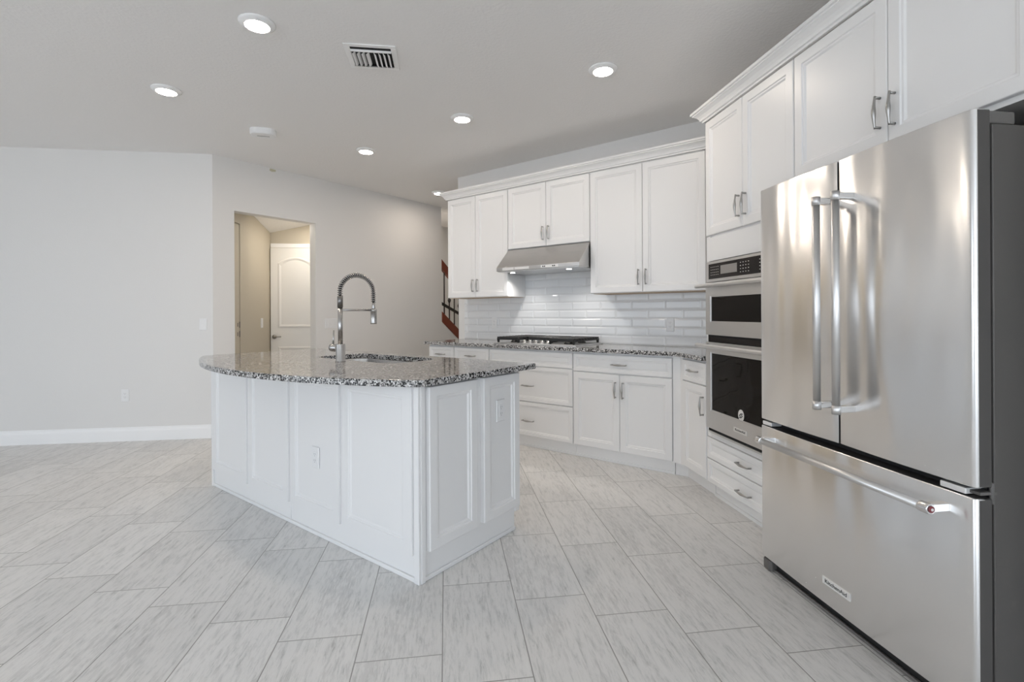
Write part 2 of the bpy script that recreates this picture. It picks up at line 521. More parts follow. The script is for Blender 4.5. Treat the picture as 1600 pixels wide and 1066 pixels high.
# cooktop wall, in turned axes: local x = -b1, local y = b2
bm0 = (XE - BW * S) / S      # local x where it meets the right wall
MB().box(-3.972, bm0 + 0.02, BW, BW + T, 0, CEIL).build('wall_back', 'wall_paint', kind='structure', rz=RB)
MB().box(-3.874, bm0, BW - 0.008, BW, 0.9175, 1.84).build('wall_tiled', 'subway_tile', kind='structure', rz=RB)
MB().box(1.70, XE, 1.04, 1.17, 0, CEIL).build('wall_alcove_blocker', 'wall_paint', kind='structure')  # unseen side wall added to darken the void above the refrigerator
# wall with the hall opening, its plane at b1 = B1M; local x = b2 with rz = +45, local y = b1
b2c = B1M - 2 * (B1M - YL * S) if False else (YL / S - B1M)
DOOR_L, DOOR_R, DOOR_H = 2.273, 3.165, 2.262
STAIR0 = 5.19
SL = -0.77
w = MB().box(b2c, DOOR_L, B1M, B1M + T, 0, CEIL).box(DOOR_R, STAIR0, B1M, B1M + T, 0, CEIL).box(DOOR_L, DOOR_R, B1M, B1M + T, DOOR_H, CEIL)
w.prism([(STAIR0, 0), (STAIR0 + 1.40, 0), (STAIR0, 1.085)], B1M, B1M + T, 'y')
w.build('wall_middle', 'wall_paint', kind='structure', rz=RE)
# stairwell and passage beyond; short cross walls added to keep sky light out
MB().box(4.0, 9.0, 6.42, 6.42 + T, 0, CEIL).box(3.95, 4.0, B1M + T + 0.02, 6.54, 0, CEIL).build('wall_stairwell', 'wall_paint', kind='structure', rz=RE)
MB().box(-6.5, 0.9, 8.2, 8.2 + T, 0, CEIL).box(-2.5, -2.4, BW + T, 8.2, 0, CEIL).build('wall_far', 'wall_paint', kind='structure', rz=RB)
# hall behind the opening
HX, HY = -2.2, 6.61
MB().box(HX - 0.08, HX, 5.31, HY + 0.1, 0, CEIL).build('wall_hall', 'hall_paint', kind='structure')
MB().box(HX, -0.95, HY, HY + 0.1, 0, CEIL).build('wall_hall_end', 'hall_paint', kind='structure')
hz = lambda x, y: 2.244 + 0.22 * (x - HX) + 0.2 * (HY - y)
tri = [(HX + 0.0, 5.29), (-0.88, HY), (HX, HY)]
m = MB(); m.loft([[(x, y, hz(x, y)) for x, y in tri], [(x, y, hz(x, y) + 0.05) for x, y in tri]], smooth=False)
m.build('ceiling_hall', 'ceiling_paint', kind='structure')
# baseboards
bp = [(0, 0), (0.014, 0), (0.014, 0.095), (0.011, 0.108), (0.006, 0.118), (0.005, 0.132), (0, 0.132)]
sweep([(XW + 0.01, YL), (XC, YL), B(B1M, DOOR_L - 0.0)[:2]], bp).build('baseboard_left', 'trim_white', kind='structure')
sweep([B(B1M, DOOR_R)[:2], B(B1M, STAIR0 + 0.9)[:2]], bp).build('baseboard_middle', 'trim_white', kind='structure')
# water stain where wall and ceiling meet
tag(MB().prism([(2.635, 2.752), (2.66, 2.744), (2.70, 2.752), (2.705, 2.772), (2.64, 2.776)], B1M - 0.0012, B1M - 0.0002, 'y').build('wall_stain', 'stain_mark', rz=RE),
    'small yellowish stain at the top of the wall above the hall opening', 'stain')

# hall doors
d1 = MB()
DX0, DX1, DZ = HX + 0.012, HX + 0.012 + 0.61, 2.05
d1.panel_front(DX0, DX1, 0.012, DZ, 0.035, [(0.002, 0.0)], HY - 0.036)
dp = d1.build('door_1', 'door_white', kind='structure')
def arch_panel(parent, x0, x1, z0, z1, rise, y):
    def loop(i, d):
        a0, a1, b0, b1 = x0 + i, x1 - i, z0 + i, z1 - i
        pts = [(a0, y - d, b0), (a1, y - d, b0)]
        for k in range(11):
            t = k / 10; x = a1 + (a0 - a1) * t
            pts.append((x, y - d, b1 + rise * math.sin(math.pi * t) ** 0.8))
        return pts
    MB().loft([loop(0, 0.0), loop(0.008, 0.009), (loop(0.020, 0.011)), loop(0.040, 0.001), loop(0.058, 0.0012)], True, False, True, False).build('panel', 'door_white', parent)
arch_panel(dp, DX0 + 0.09, DX1 - 0.09, 1.04, 1.86, 0.075, HY - 0.036)
arch_panel(dp, DX0 + 0.09, DX1 - 0.09, 0.20, 0.80, 0.0, HY - 0.036)
h = MB().lathe([(0.027, 0), (0.027, -0.008), (0.012, -0.012), (0.010, -0.04)], (DX0 + 0.045, HY - 0.036, 0.925), 'y', 16)
h.tube([(DX0 + 0.045, HY - 0.076, 0.925), (DX0 + 0.08, HY - 0.08, 0.927), (DX0 + 0.135, HY - 0.076, 0.928)], [0.009, 0.008, 0.007], 8)
h.build('lever_handle', 'nickel', dp)
MB().box(DX0 - 0.004, DX1 + 0.05, HY - 0.014, HY, DZ + 0.008, DZ + 0.058).box(DX1 + 0.006, DX1 + 0.06, HY - 0.014, HY, 0, DZ + 0.008).build('trim_1', 'trim_white', kind='structure')
# cream door and casing on the hall's left wall, seen edge-on
MB().box(HX, HX + 0.016, 5.64, 5.815, 0, 2.275).box(HX, HX + 0.016, 5.40, 5.64, 2.18, 2.275).build('trim_2', 'hall_paint', kind='structure', bevel=0.003)
d2 = MB().box(HX, HX + 0.010, 5.42, 5.628, 0.01, 2.17).build('door_2', 'hall_paint', kind='structure')
for zz in (1.10, 1.0):
    MB().box(HX + 0.010, HX + 0.013, 5.575, 5.59, zz - 0.02, zz + 0.02).build('latch', 'dark_nickel', d2)
    MB().box(HX + 0.010, HX + 0.017, 5.622, 5.634, zz - 0.032, zz + 0.032).build('strike_plate', 'dark_nickel', d2)

# ------------------------------------------------------------------ staircase beyond the wall
st = thing('staircase', 'staircase with reddish brown stringer, handrail and dark iron balusters left of the cabinets', 'staircase', (0, 0, 0), RE)
m = MB()
for i in range(9):
    xx = 6.58 - i * 0.235
    m.box(xx - 0.26, xx, B1M + T + 0.002, 6.41, 0.0 if i == 0 else (i) * 0.18 - 0.02, (i + 1) * 0.18)
m.build('steps', 'carpet_tread', st)
zt = lambda x: 1.237 + SL * (x - STAIR0)
MB().prism([(STAIR0 + 0.001, 1.088), (STAIR0 + 1.39, 1.088 + SL * 1.39), (STAIR0 + 1.42, 0.14), (STAIR0 + 0.001, zt(STAIR0))], B1M - 0.012, B1M + T + 0.02, 'y').build('stringer', 'stain_wood', st, 0.004)
zr = lambda x: 2.035 - 0.83 * (x - STAIR0)
MB().prism([(STAIR0 + 0.001, zr(STAIR0) - 0.135), (STAIR0 + 1.3, zr(STAIR0 + 1.3) - 0.135), (STAIR0 + 1.3, zr(STAIR0 + 1.3)), (STAIR0 + 0.001, zr(STAIR0))], B1M + 0.01, B1M + 0.075, 'y').build('handrail', 'stain_wood', st, 0.01)
for i in range(11):
    x = 5.284 + 0.107 * i
    bl = MB().box(x - 0.007, x + 0.007, B1M + 0.035, B1M + 0.049, zt(x) - 0.005, zr(x) - 0.12)
    if i % 2 == 1:
        zk = 1.40 - 0.39 * (x - 5.389)
        bl.lathe([(0.007, -0.05), (0.02, -0.02), (0.026, 0.0), (0.02, 0.02), (0.007, 0.05)], (x, B1M + 0.042, zk + 0.01), 'z', 10)
    bl.build('baluster', 'iron_rail', st)
MB().prism([(STAIR0 + 0.002, 1.362), (STAIR0 + 1.2, 1.362 - 0.41 * 1.2), (STAIR0 + 1.2, 1.405 - 0.41 * 1.2), (STAIR0 + 0.002, 1.405)], B1M + 0.052, B1M + 0.08, 'y').build('lower_rail', 'iron_rail', st, 0.004)

# ------------------------------------------------------------------ base cabinets on the cooktop wall (local x = -b1, y = b2)
FY = 3.60     # front of the doors


def base_unit(name, label, b_left, b_right, group='white base cabinets'):
    """empty at the front left floor corner; local x from 0 to w, y = 0 at door fronts"""
    w = b_left - b_right
    t = thing(name, label, 'cabinet', B(b_left, FY), RB, group)
    MB().box(0.0006, w - 0.0006, 0.0205, BW - FY - 0.012, 0.10, 0.8855).build('carcass', 'cabinet_white', t)
    MB().box(0.0006, w - 0.0006, 0.052, 0.072, 0.0, 0.0995).box(0.0006, w - 0.0006, 0.043, 0.0515, 0.0, 0.02).build('toe_kick', 'cabinet_white', t)
    return t, w


t, w = base_unit('base_cabinet', 'white base cabinet with one drawer at the far left end of the cooktop run', 3.852, 3.490)
door(t, 0.0042, w - 0.0042, 0.724, 0.868, 'h', 0.79, name='drawer')
door(t, 0.0042, w - 0.0042, 0.106, 0.716, 'r', 0.60)
t, w = base_unit('base_cabinet', 'white base cabinet, second from the left end, drawer just left of the cooktop', 3.489, 3.027)
door(t, 0.0042, w - 0.0042, 0.724, 0.868, 'h', 0.79, name='drawer')
door(t, 0.0042, w - 0.0042, 0.106, 0.716, 'r', 0.60)
t, w = base_unit('base_cabinet', 'white base cabinet of three wide stacked drawers under the cooktop', 3.026, 2.110)
door(t, 0.0042, w - 0.0042, 0.736, 0.868, None, name='drawer', prof=SLIM_PROF)
door(t, 0.0042, w - 0.0042, 0.416, 0.728, 'h', 0.557, name='drawer', prof=SLIM_PROF)
door(t, 0.0042, w - 0.0042, 0.106, 0.408, 'h', 0.243, name='drawer', prof=SLIM_PROF)
t, w = base_unit('base_cabinet', 'white base cabinet with one wide drawer over two doors, right of the cooktop', 2.109, 1.266)
door(t, 0.0042, w - 0.0042, 0.722, 0.868, 'h', 0.792, name='drawer')
door(t, 0.0042, w / 2 - 0.002, 0.106, 0.714, 'r', 0.593)
door(t, w / 2 + 0.002, w - 0.0042, 0.106, 0.714, 'l', 0.593)

# narrow unit on the oven wall, in the corner; local x = -Y, y = X
OX = 1.69     # front of the doors on the oven wall
t = thing('base_cabinet', 'narrow white corner base cabinet, one drawer over one door beside the ovens', 'cabinet', (OX, 3.40, 0), RO, 'white base cabinets')
def loc_o(p):  # world xy -> this cabinet's local frame
    return (3.40 - p[1], p[0] - OX)
YK = (FY + 0.02) / S - (OX + 0.02)
poly = [(OX + 0.0205, 3.041), (XE - 0.012, 3.041), (XE - 0.012, BW / S - XE - 0.01), B(1.262, BW - 0.014)[:2], B(1.262, FY + 0.004)[:2], (OX + 0.004, (FY + 0.004) / S - (OX + 0.004)), (OX + 0.004, 3.366), (OX + 0.0205, 3.366)]
MB().prism([loc_o(p) for p in poly], 0.10, 0.8855).build('carcass', 'cabinet_white', t)
p1 = [(OX + 0.075, 3.041), (OX + 0.095, 3.041), (OX + 0.095, 3.50), (OX + 0.075, 3.45)]
tkY = (FY + 0.052) / S - (OX + 0.065)
MB().prism([loc_o(p) for p in [(OX + 0.065, 3.041), (OX + 0.085, 3.041), (OX + 0.085, tkY + 0.02), B(1.262, FY + 0.075)[:2], B(1.262, FY + 0.052)[:2], (OX + 0.065, tkY)]], 0.0, 0.0995).build('toe_kick', 'cabinet_white', t)
door(t, 0.036, 0.357, 0.722, 0.868, 'h', 0.80, name='drawer')
dd = door(t, 0.036, 0.357, 0.106, 0.714, 'r', 0.582)

# ------------------------------------------------------------------ upper cabinets
UY = 3.88


def upper_unit(label, b_left, b_right, z0, split, hzc, zdoor0=None):
    w = b_left - b_right
    t = thing('wall_cabinet', label, 'cabinet', B(b_left, UY, z0), RB, 'white wall cabinets')
    zz = 2.445 - z0
    MB().box(0.0006, w - 0.0006, 0.0205, BW - UY - 0.0095, 0.0, zz + 0.005).build('carcass', 'cabinet_white', t)
    MB().box(0.02, w - 0.02, 0.03, BW - UY - 0.02, -0.004, -0.0005).build('bottom_panel', 'raw_wood', t)
    s = b_left - split
    door(t, 0.0042, s - 0.002, 0.003, zz - 0.006, 'r', hzc - z0)
    door(t, s + 0.002, w - 0.0042, 0.003, zz - 0.006, 'l', hzc - z0)
    return t


upper_unit('tall white two-door wall cabinet at the left end, left of the range hood', 3.845, 3.009, 1.374, 3.440, 1.498)
upper_unit('short white two-door wall cabinet directly above the range hood', 3.008, 2.093, 1.836, 2.555, 1.960)
upper_unit('tall white two-door wall cabinet between the range hood and the ovens', 2.092, 1.10, 1.374, 1.608, 1.500)

crown = [(0, 2.447), (0.010, 2.447), (0.010, 2.458), (0.020, 2.460), (0.024, 2.472), (0.034, 2.486), (0.048, 2.496), (0.056, 2.500), (0.056, 2.507), (0.066, 2.509), (0.066, 2.524), (0, 2.524)]
sweep([B(3.849, BW - 0.001)[:2], B(3.849, UY)[:2], B(1.02, UY)[:2]], crown).build('trim_3', 'cabinet_white', kind='structure')
sweep([(XE - 0.001, 3.040), (OX, 3.040), (OX, 1.10)], crown).build('trim_4', 'cabinet_white', kind='structure')

# ------------------------------------------------------------------ tall oven cabinet (local x = -Y, y = X)
t = thing('oven_cabinet', 'tall white cabinet housing the double wall oven beside the refrigerator', 'cabinet', (OX, 3.035, 0), RO)
W = 3.035 - 2.207
DB = XE - OX - 0.01
m = MB()
m.box(0, 0.045, 0.0205, DB, 0.10, 2.447).box(W - 0.045, W - 0.0006, 0.0205, DB, 0.10, 2.447)
m.box(0.045, W - 0.045, 0.0205, DB, 0.10, 0.42).box(0.045, W - 0.045, 0.0205, DB, 1.535, 2.447)
m.build('carcass', 'cabinet_white', t)
MB().box(0, W - 0.0006, 0.065, 0.085, 0, 0.0995).box(0, W - 0.0006, 0.055, 0.0645, 0, 0.02).build('toe_kick', 'cabinet_white', t)
MB().box(0.0005, 0.046, 0.008, 0.0203, 0.398, 1.695).box(W - 0.046, W - 0.0006, 0.008, 0.0203, 0.398, 1.695).box(0.046, W - 0.046, 0.008, 0.0203, 0.398, 0.436).build('face_frame', 'cabinet_white', t, 0.0015, 1)
MB().panel_front(0.03, W - 0.03, 1.532, 1.686, 0.012, [(0.002, 0.0)], 0.004).build('filler_panel', 'cabinet_white', t)
hs = 3.035 - 2.628
door(t, 0.0042, hs - 0.002, 1.700, 2.441, 'r', 1.822)
door(t, hs + 0.002, W - 0.002, 1.700, 2.441, 'l', 1.822)
door(t, 0.0042, W - 0.003, 0.260, 0.394, 'h', 0.327, name='drawer')
door(t, 0.0042, W - 0.003, 0.104, 0.254, 'h', 0.165, name='drawer')

# cabinet above the refrigerator
t = thing('wall_cabinet', 'white two-door cabinet above the refrigerator', 'cabinet', (OX, 2.206, 1.834), RO, 'white wall cabinets')
W2 = 2.206 - 1.175
MB().box(0, W2, 0.0205, DB, 0.0, 0.613).build('carcass', 'cabinet_white', t)
s = 2.206 - 1.690
door(t, 0.0042, s - 0.002, 0.018, 0.607, 'r', 0.147)
door(t, s + 0.002, W2 - 0.024, 0.018, 0.607, 'l', 0.140)

# ------------------------------------------------------------------ double wall oven
ov = thing('wall_oven', 'stainless steel microwave and oven combination built into the tall cabinet', 'oven', (1.665, 2.985, 0.438), RO)
WO = 0.745
z = lambda a: a - 0.438
MB().box(0.0475 - 0.0, WO - 0.025, 0.046, 0.55, z(0.445), z(1.522)).box(0.0, WO, 0.0, 0.0325, z(1.395), z(1.524)).build('body', 'oven_steel', ov, 0.002)
MB().box(0.012, WO - 0.012, 0.006, 0.031, z(0.440), z(1.393)).build('shadow_gap', 'black_gap', ov)
m = MB().box(0.036, WO - 0.036, -0.003, -0.0003, z(1.414), z(1.508))
for gx in (0.062, 0.082, 0.102, 0.122, 0.142):
    for gz in (1.437, 1.452, 1.469, 1.486):
        m.box(gx, gx + 0.007, -0.0032, -0.0028, z(gz), z(gz + 0.003))
for gx in (0.375, 0.400, 0.425, 0.45, 0.55, 0.60):
    for gz in (1.432, 1.450, 1.468, 1.486):
        m.box(gx, gx + 0.008, -0.0032, -0.0028, z(gz), z(gz + 0.004))
cp = m.build('control_panel', 'black_panel', ov)
cp.data.materials.append(MATS['print_white'])
for k, p in enumerate(cp.data.polygons):
    if k >= 6: p.material_index = 1
MB().box(0.175, 0.345, -0.0042, -0.0032, z(1.438), z(1.490)).build('display', 'display_grey', cp)

def oven_door(label, z0, z1, g0, g1, hzv, name):
    d = MB()
    d.box(0.0, 0.055, -0.004, 0.03, z(z0), z(z1)).box(WO - 0.055, WO, -0.004, 0.03, z(z0), z(z1))
    d.box(0.055, WO - 0.055, -0.004, 0.03, z(z0), z(g0)).box(0.055, WO - 0.055, -0.004, 0.03, z(g1), z(z1))
    o = d.build(name, 'oven_steel', ov)
    # bright rim and dark glass
    MB().box(0.055, 0.064, -0.001, 0.02, z(g0), z(g1)).box(WO - 0.064, WO - 0.055, -0.001, 0.02, z(g0), z(g1)).box(0.064, WO - 0.064, -0.001, 0.02, z(g0), z(g0 + 0.006)).box(0.064, WO - 0.064, -0.001, 0.02, z(g1 - 0.006), z(g1)).build('window_rim', 'oven_steel', o)
    MB().box(0.0642, WO - 0.0642, 0.001, 0.02, z(g0 + 0.0062), z(g1 - 0.0062)).build('window', 'black_glass', o, label=label)
    for px in (0.035, WO - 0.035):
        MB().box(px - 0.014, px + 0.014, -0.066, -0.0045, z(hzv - 0.011), z(hzv + 0.011)).build('handle_bracket', 'chrome', o, 0.003)
    MB().lathe([(0.0125, -0.012), (0.0135, 0.0), (0.0135, WO), (0.0125, WO + 0.012)], (0, -0.062, z(hzv)), 'x', 16).build('handle', 'bar_steel', o)
    return o


mw = oven_door('dark glass microwave window', 1.062, 1.392, 1.143, 1.307, 1.370, 'microwave_door')
MB().box(0.036, WO - 0.036, -0.002, 0.02, z(1.020), z(1.050)).box(0.07, WO - 0.07, -0.004, -0.0022, z(1.036), z(1.041)).build('vent', 'black_panel', ov)
od = oven_door('dark glass oven window', 0.470, 1.016, 0.583, 0.952, 0.995, 'oven_door')
MB().box(0.02, WO - 0.02, 0.0, 0.03, z(0.440), z(0.452)).build('bottom_trim', 'oven_steel', ov)
stx = 2.985 - 2.613
sk = MB().prism([(stx + 0.028 * math.cos(a * math.pi / 12), z(0.615) + 0.033 * math.sin(a * math.pi / 12)) for a in range(24)], -0.0005, 0.0008, 'y').build('sticker', 'print_white', od, label='white oval sticker')
m = MB()
pts = [(stx + 0.014 * math.cos(R(a)), -0.0009, z(0.612) + 0.012 * math.sin(R(a)) + 0.004) for a in range(20, 200, 20)] + [(stx + 0.014 * math.cos(R(a)) - 0.0, -0.0009, z(0.612) + 0.010 * math.sin(R(a)) - 0.004) for a in range(200, 380, 20)]
m.tube([(stx + 0.016, -0.0009, z(0.626)), (stx, -0.0009, z(0.624)), (stx - 0.013, -0.0009, z(0.614)), (stx - 0.004, -0.0009, z(0.606))], 0.0032, 6)
m.tube([(stx - 0.016, -0.0009, z(0.600)), (stx, -0.0009, z(0.602)), (stx + 0.014, -0.0009, z(0.612)), (stx + 0.004, -0.0009, z(0.618))], 0.0032, 6)
m.build('sticker_mark', 'print_black', sk)
bd = MB().box(stx - 0.064, stx + 0.064, -0.0068, -0.0042, z(0.512), z(0.540)).build('badge', 'badge_silver', od)
text_mesh('badge_lettering', 'KitchenAid', 0.019, 'print_black', bd, (stx, -0.0074, z(0.526)), (R(90), 0, 0), width=0.095)

# ------------------------------------------------------------------ refrigerator (local x = -Y, y = X)
FX = 1.475
FY0, FY1 = 1.205, 2.165
WF = FY1 - FY0
rf = thing('refrigerator', 'stainless steel french door refrigerator with bottom freezer drawer', 'refrigerator', (FX, FY1, 0), RO)
MB().box(0.006, WF - 0.002, 0.066, 0.80, 0.03, 1.738).build('body', 'fridge_side', rf, 0.004)
MB().box(0.02, WF - 0.014, 0.0575, 0.0655, 0.06, 1.73).build('gasket', 'rubber_black', rf)


BOW = 0.007


def slab(x0, x1, z0, z1, rl, rr, name):
    """door with rounded front edges; x-y outline, front at y = 0"""
    def outline(i):
        pts = []
        for (cx, sgn, r) in ((x0, 1, rl), (x1, -1, rr)):
            arc = [(cx + sgn * (r - r * math.cos(R(a))), (r - r * math.sin(R(a))) * 0.8) for a in range(0, 91, 15)]
            pts += arc if sgn > 0 else arc[::-1]
        arcs = len(pts) // 2
        xa, xb = pts[arcs - 1][0], pts[arcs][0]
        bow = lambda px: BOW * (4 * ((px - x0) / (x1 - x0) - 0.5) ** 2)
        mid = [(xa + (xb - xa) * k / 16, 0.0) for k in range(1, 16)]
        pts = pts[:arcs] + mid + pts[arcs:]
        pts = [(px, py + bow(px) - 0.002) for px, py in pts]
        pts = [(x0, 0.056)] + pts + [(x1, 0.056)]
        return [(min(max(px, x0 + i), x1 - i), py + (i if py < 0.012 else 0)) for px, py in pts]
    m = MB()
    rings = [[(x, y, zz) for x, y in outline(i)] for zz, i in ((z0, 0.004), (z0 + 0.001, 0.0015), (z0 + 0.004, 0.0), (z1 - 0.004, 0.0), (z1 - 0.001, 0.0015), (z1, 0.004))]
    m.loft(rings, True, True, True, True)
    o = m.build(name, 'brushed_steel', rf)
    o.data.materials.append(MATS['door_edge'])
    for p in o.data.polygons:
        c = p.center
        side = abs(p.normal.x) > 0.95 and c.y > (0.007 if (c.x < (x0 + x1) / 2 and rl < 0.006) or (c.x > (x0 + x1) / 2 and rr < 0.006) else 0.018)
        if p.normal.y > 0.5 or side or len(p.vertices) > 4:
            p.material_index = 1; p.use_smooth = False
    return o


SP = FY1 - 1.692
dl = slab(0.0, SP - 0.0045, 0.702, 1.778, 0.013, 0.0015, 'left_door')
dr = slab(SP + 0.0045, WF, 0.702, 1.778, 0.0015, 0.013, 'right_door')
fz = slab(0.0, WF, 0.056, 0.672, 0.013, 0.013, 'freezer_drawer')
for o, yb in ((dl, 1.722), (dr, 1.628)):
    x = FY1 - yb
    sgn = -1 if o is dl else 1
    for zz in (0.848, 1.628):
        MB().box(x - 0.013, x + 0.013, -0.072, 0.003, zz - 0.012, zz + 0.012).build('handle_bracket', 'chrome', o, 0.003)
    MB().lathe([(0.0135, 0.84), (0.0135, 1.634)], (x, -0.064, 0), 'z', 18).lathe([(0.0155, 0.83), (0.0155, 0.862)], (x, -0.064, 0), 'z', 18).lathe([(0.0155, 1.612), (0.0155, 1.644)], (x, -0.064, 0), 'z', 18).build('handle', 'bar_steel', o)
hx0, hx1 = FY1 - 2.085, FY1 - 1.275
MB().lathe([(0.0135, hx0), (0.0135, hx1)], (0, -0.066, 0.622), 'x', 18).build('handle', 'bar_steel', fz)
for x in (hx0 + 0.014, hx1 - 0.014):
    m = MB().lathe([(0.016, x - 0.017), (0.0165, x - 0.012), (0.0165, x + 0.012), (0.016, x + 0.017)], (0, -0.066, 0.622), 'x', 18)
    m.box(x - 0.012, x + 0.012, -0.062, 0.003, 0.610, 0.634)
    m.build('handle_bracket', 'chrome', fz, 0.002)
MB().lathe([(0.010, hx1 + 0.0032), (0.010, hx1 + 0.0056), (0.006, hx1 + 0.0066)], (0, -0.066, 0.622), 'x', 16).build('end_medallion', 'red_inlay', fz)
MB().lathe([(0.0045, hx1 + 0.0062), (0.0040, hx1 + 0.0078)], (0, -0.066, 0.622), 'x', 12).build('medallion_centre', 'badge_silver', fz)
bx = FY1 - 1.705
bd = MB().box(bx - 0.068, bx + 0.068, -0.004, 0.001, 0.133, 0.163).build('badge', 'badge_silver', fz, 0.001, 1)
text_mesh('badge_lettering', 'KitchenAid', 0.021, 'print_black', bd, (bx, -0.0046, 0.148), (R(90), 0, 0), width=0.105)
# hinges between doors and drawer, covers on top, feet and grille
for (xa, xb) in ((0.012, 0.075), (WF - 0.105, WF - 0.030)):
    MB().box(xa, xb, 0.006, 0.064, 0.676, 0.694).build('hinge', 'badge_silver', rf, 0.003)
MB().box(WF - 0.035, WF - 0.001, 0.02, 0.075, 0.681, 0.690).lathe([(0.006, 0.655), (0.006, 0.716)], (WF - 0.004, 0.061, 0), 'z', 10).build('hinge_pin', 'hinge_grey', rf, 0.001, 1)
MB().box(WF - 0.075, WF - 0.004, 0.058, 0.148, 1.7385, 1.776).build('hinge_cover', 'hinge_grey', rf, 0.006)
MB().box(0.006, 0.075, 0.058, 0.148, 1.7385, 1.776).build('hinge_cover', 'hinge_grey', rf, 0.006)
for xa in (0.008, WF - 0.065):
    MB().prism([(xa, 0.008), (xa + 0.045, 0.004), (xa + 0.057, 0.012), (xa + 0.057, 0.10), (xa, 0.10)], 0.002, 0.050).build('foot', 'hinge_grey', rf, 0.006)
MB().box(0.067, WF - 0.067, 0.036, 0.05, 0.010, 0.0555).build('base_grille', 'rubber_black', rf)
MB().box(0.067, WF - 0.067, 0.022, 0.030, 0.003, 0.014).build('grille_bar', 'grille_grey', rf, 0.002)

# ------------------------------------------------------------------ countertops
def countertop(name, outline, hole, z0, z1, mat_name, bevel):
    bm = bmesh.new(); edges = []
    for loop in ([outline] + ([hole] if hole else [])):
        vs = [bm.verts.new((x, y, z1)) for x, y in loop]
        for i in range(len(vs)): edges.append(bm.edges.new((vs[i], vs[(i + 1) % len(vs)])))
    bmesh.ops.triangle_fill(bm, use_beauty=True, use_dissolve=False, edges=edges)
    faces = list(bm.faces)
    r = bmesh.ops.extrude_face_region(bm, geom=faces)
    for v in [g for g in r['geom'] if isinstance(g, bmesh.types.BMVert)]: v.co.z = z0
    bmesh.ops.recalc_face_normals(bm, faces=bm.faces)
    me = bpy.data.meshes.new(name); bm.to_mesh(me); bm.free()
    me.materials.append(MATS[mat_name])
    o = bpy.data.objects.new(name, me); COL.objects.link(o)
    md = o.modifiers.new('bevel', 'BEVEL'); md.width = bevel; md.segments = 3; md.limit_method = 'ANGLE'; md.angle_limit = R(50)
    return o


CE = 3.56
kY = CE / S - 1.65
out = [B(3.885, CE)[:2], (1.65, kY), (1.65, 3.037), (XE - 0.002, 3.037), (XE - 0.002, BW / S - XE - 0.002), B(3.885, BW - 0.009)[:2]]
ct = countertop('kitchen_countertop', out, None, 0.886, 0.917, 'granite', 0.004)
tag(ct, 'speckled grey granite countertop along the cooktop wall', 'countertop')

# ------------------------------------------------------------------ island
IE, IL, IF, IK = 1.657, 3.815, 1.487, 2.232     # end (b1), left end, front (b2), kitchen side
il = thing('kitchen_island', 'large white panelled island with granite top in the middle of the floor', 'island', B(IL, IF), RB)
WI = IL - IE; DI = IK - IF
m = MB()
m.box(0.01, WI - 0.012, 0.010, 0.028, 0.001, 0.8855).box(0.01, WI - 0.012, DI - 0.02, DI - 0.001, 0.10, 0.66)
m.box(0.01, 0.028, 0.028, DI - 0.02, 0.001, 0.8855).box(WI - 0.03, WI - 0.012, 0.028, DI - 0.02, 0.10, 0.8855)
m.box(WI - 0.03, WI - 0.012, 0.028, DI - 0.036, 0.001, 0.10).box(0.028, WI - 0.03, DI - 0.052, DI - 0.036, 0.0, 0.10)
m.build('body', 'cabinet_white', il)
# four framed panels on the long front
for a0, a1 in ((3.792, 3.290), (3.266, 2.776), (2.752, 2.266), (2.242, 1.706)):
    MB().panel_front(IL - a0, IL - a1, 0.116, 0.883, 0.013, [(0.002, 0.0), (0.056, 0.0), (0.059, 0.005), (0.067, 0.005), (0.075, 0.010)], -0.0035).build('front_panel', 'cabinet_white', il)
# end panels: local frame turned, built directly with x = WI side
def end_panel(b0, b1, zlo=0.133, zhi=0.875):
    prof = [(0.003, 0.0), (0.046, 0.0), (0.049, 0.006), (0.058, 0.006), (0.066, 0.013)]
    def ring(i, d):
        return [(WI + 0.017 - d, b0 - IF + i, zlo + i), (WI + 0.017 - d, b1 - IF - i, zlo + i), (WI + 0.017 - d, b1 - IF - i, zhi - i), (WI + 0.017 - d, b0 - IF + i, zhi - i)]
    MB().loft([ring(0, 0.0285), ring(0, 0.003)] + [ring(i, d) for i, d in prof], True, True, True, False).build('end_panel', 'cabinet_white', il, 0.001, 1)
end_panel(1.536, 1.862)
end_panel(1.912, 2.216)
MB().box(WI - 0.034, WI + 0.0, -0.004, 0.0095, 0.0, 0.8855).box(WI - 0.0118, WI + 0.004, 0.0097, 0.034, 0.0, 0.8855).build('corner_post', 'cabinet_white', il, 0.002)
MB().box(0.0, 0.022, -0.004, 0.0095, 0.0, 0.8855).build('corner_post', 'cabinet_white', il, 0.002)
MB().box(WI - 0.0118, WI - 0.002, DI - 0.036, DI - 0.001, 0.10, 0.8855).build('end_stile', 'cabinet_white', il, 0.002)
MB().box(0.0222, WI - 0.0342, -0.002, 0.0095, 0.0, 0.020).box(WI - 0.0118, WI - 0.001, 0.0342, DI - 0.036, 0.0, 0.020).build('shoe_moulding', 'cabinet_white', il, 0.004)
MB().box(IL - 2.770, IL - 2.758, 0.004, 0.0095, 0.021, 0.115).build('base_joint', 'cabinet_white', il)
for i in range(4):
    xa = 0.03 + i * (WI - 0.06) / 4; xb = xa + (WI - 0.06) / 4
    MB().box(xa + 0.003, xb - 0.003, DI + 0.0, DI + 0.02, 0.115, 0.87).build('door', 'cabinet_white', il, 0.002)

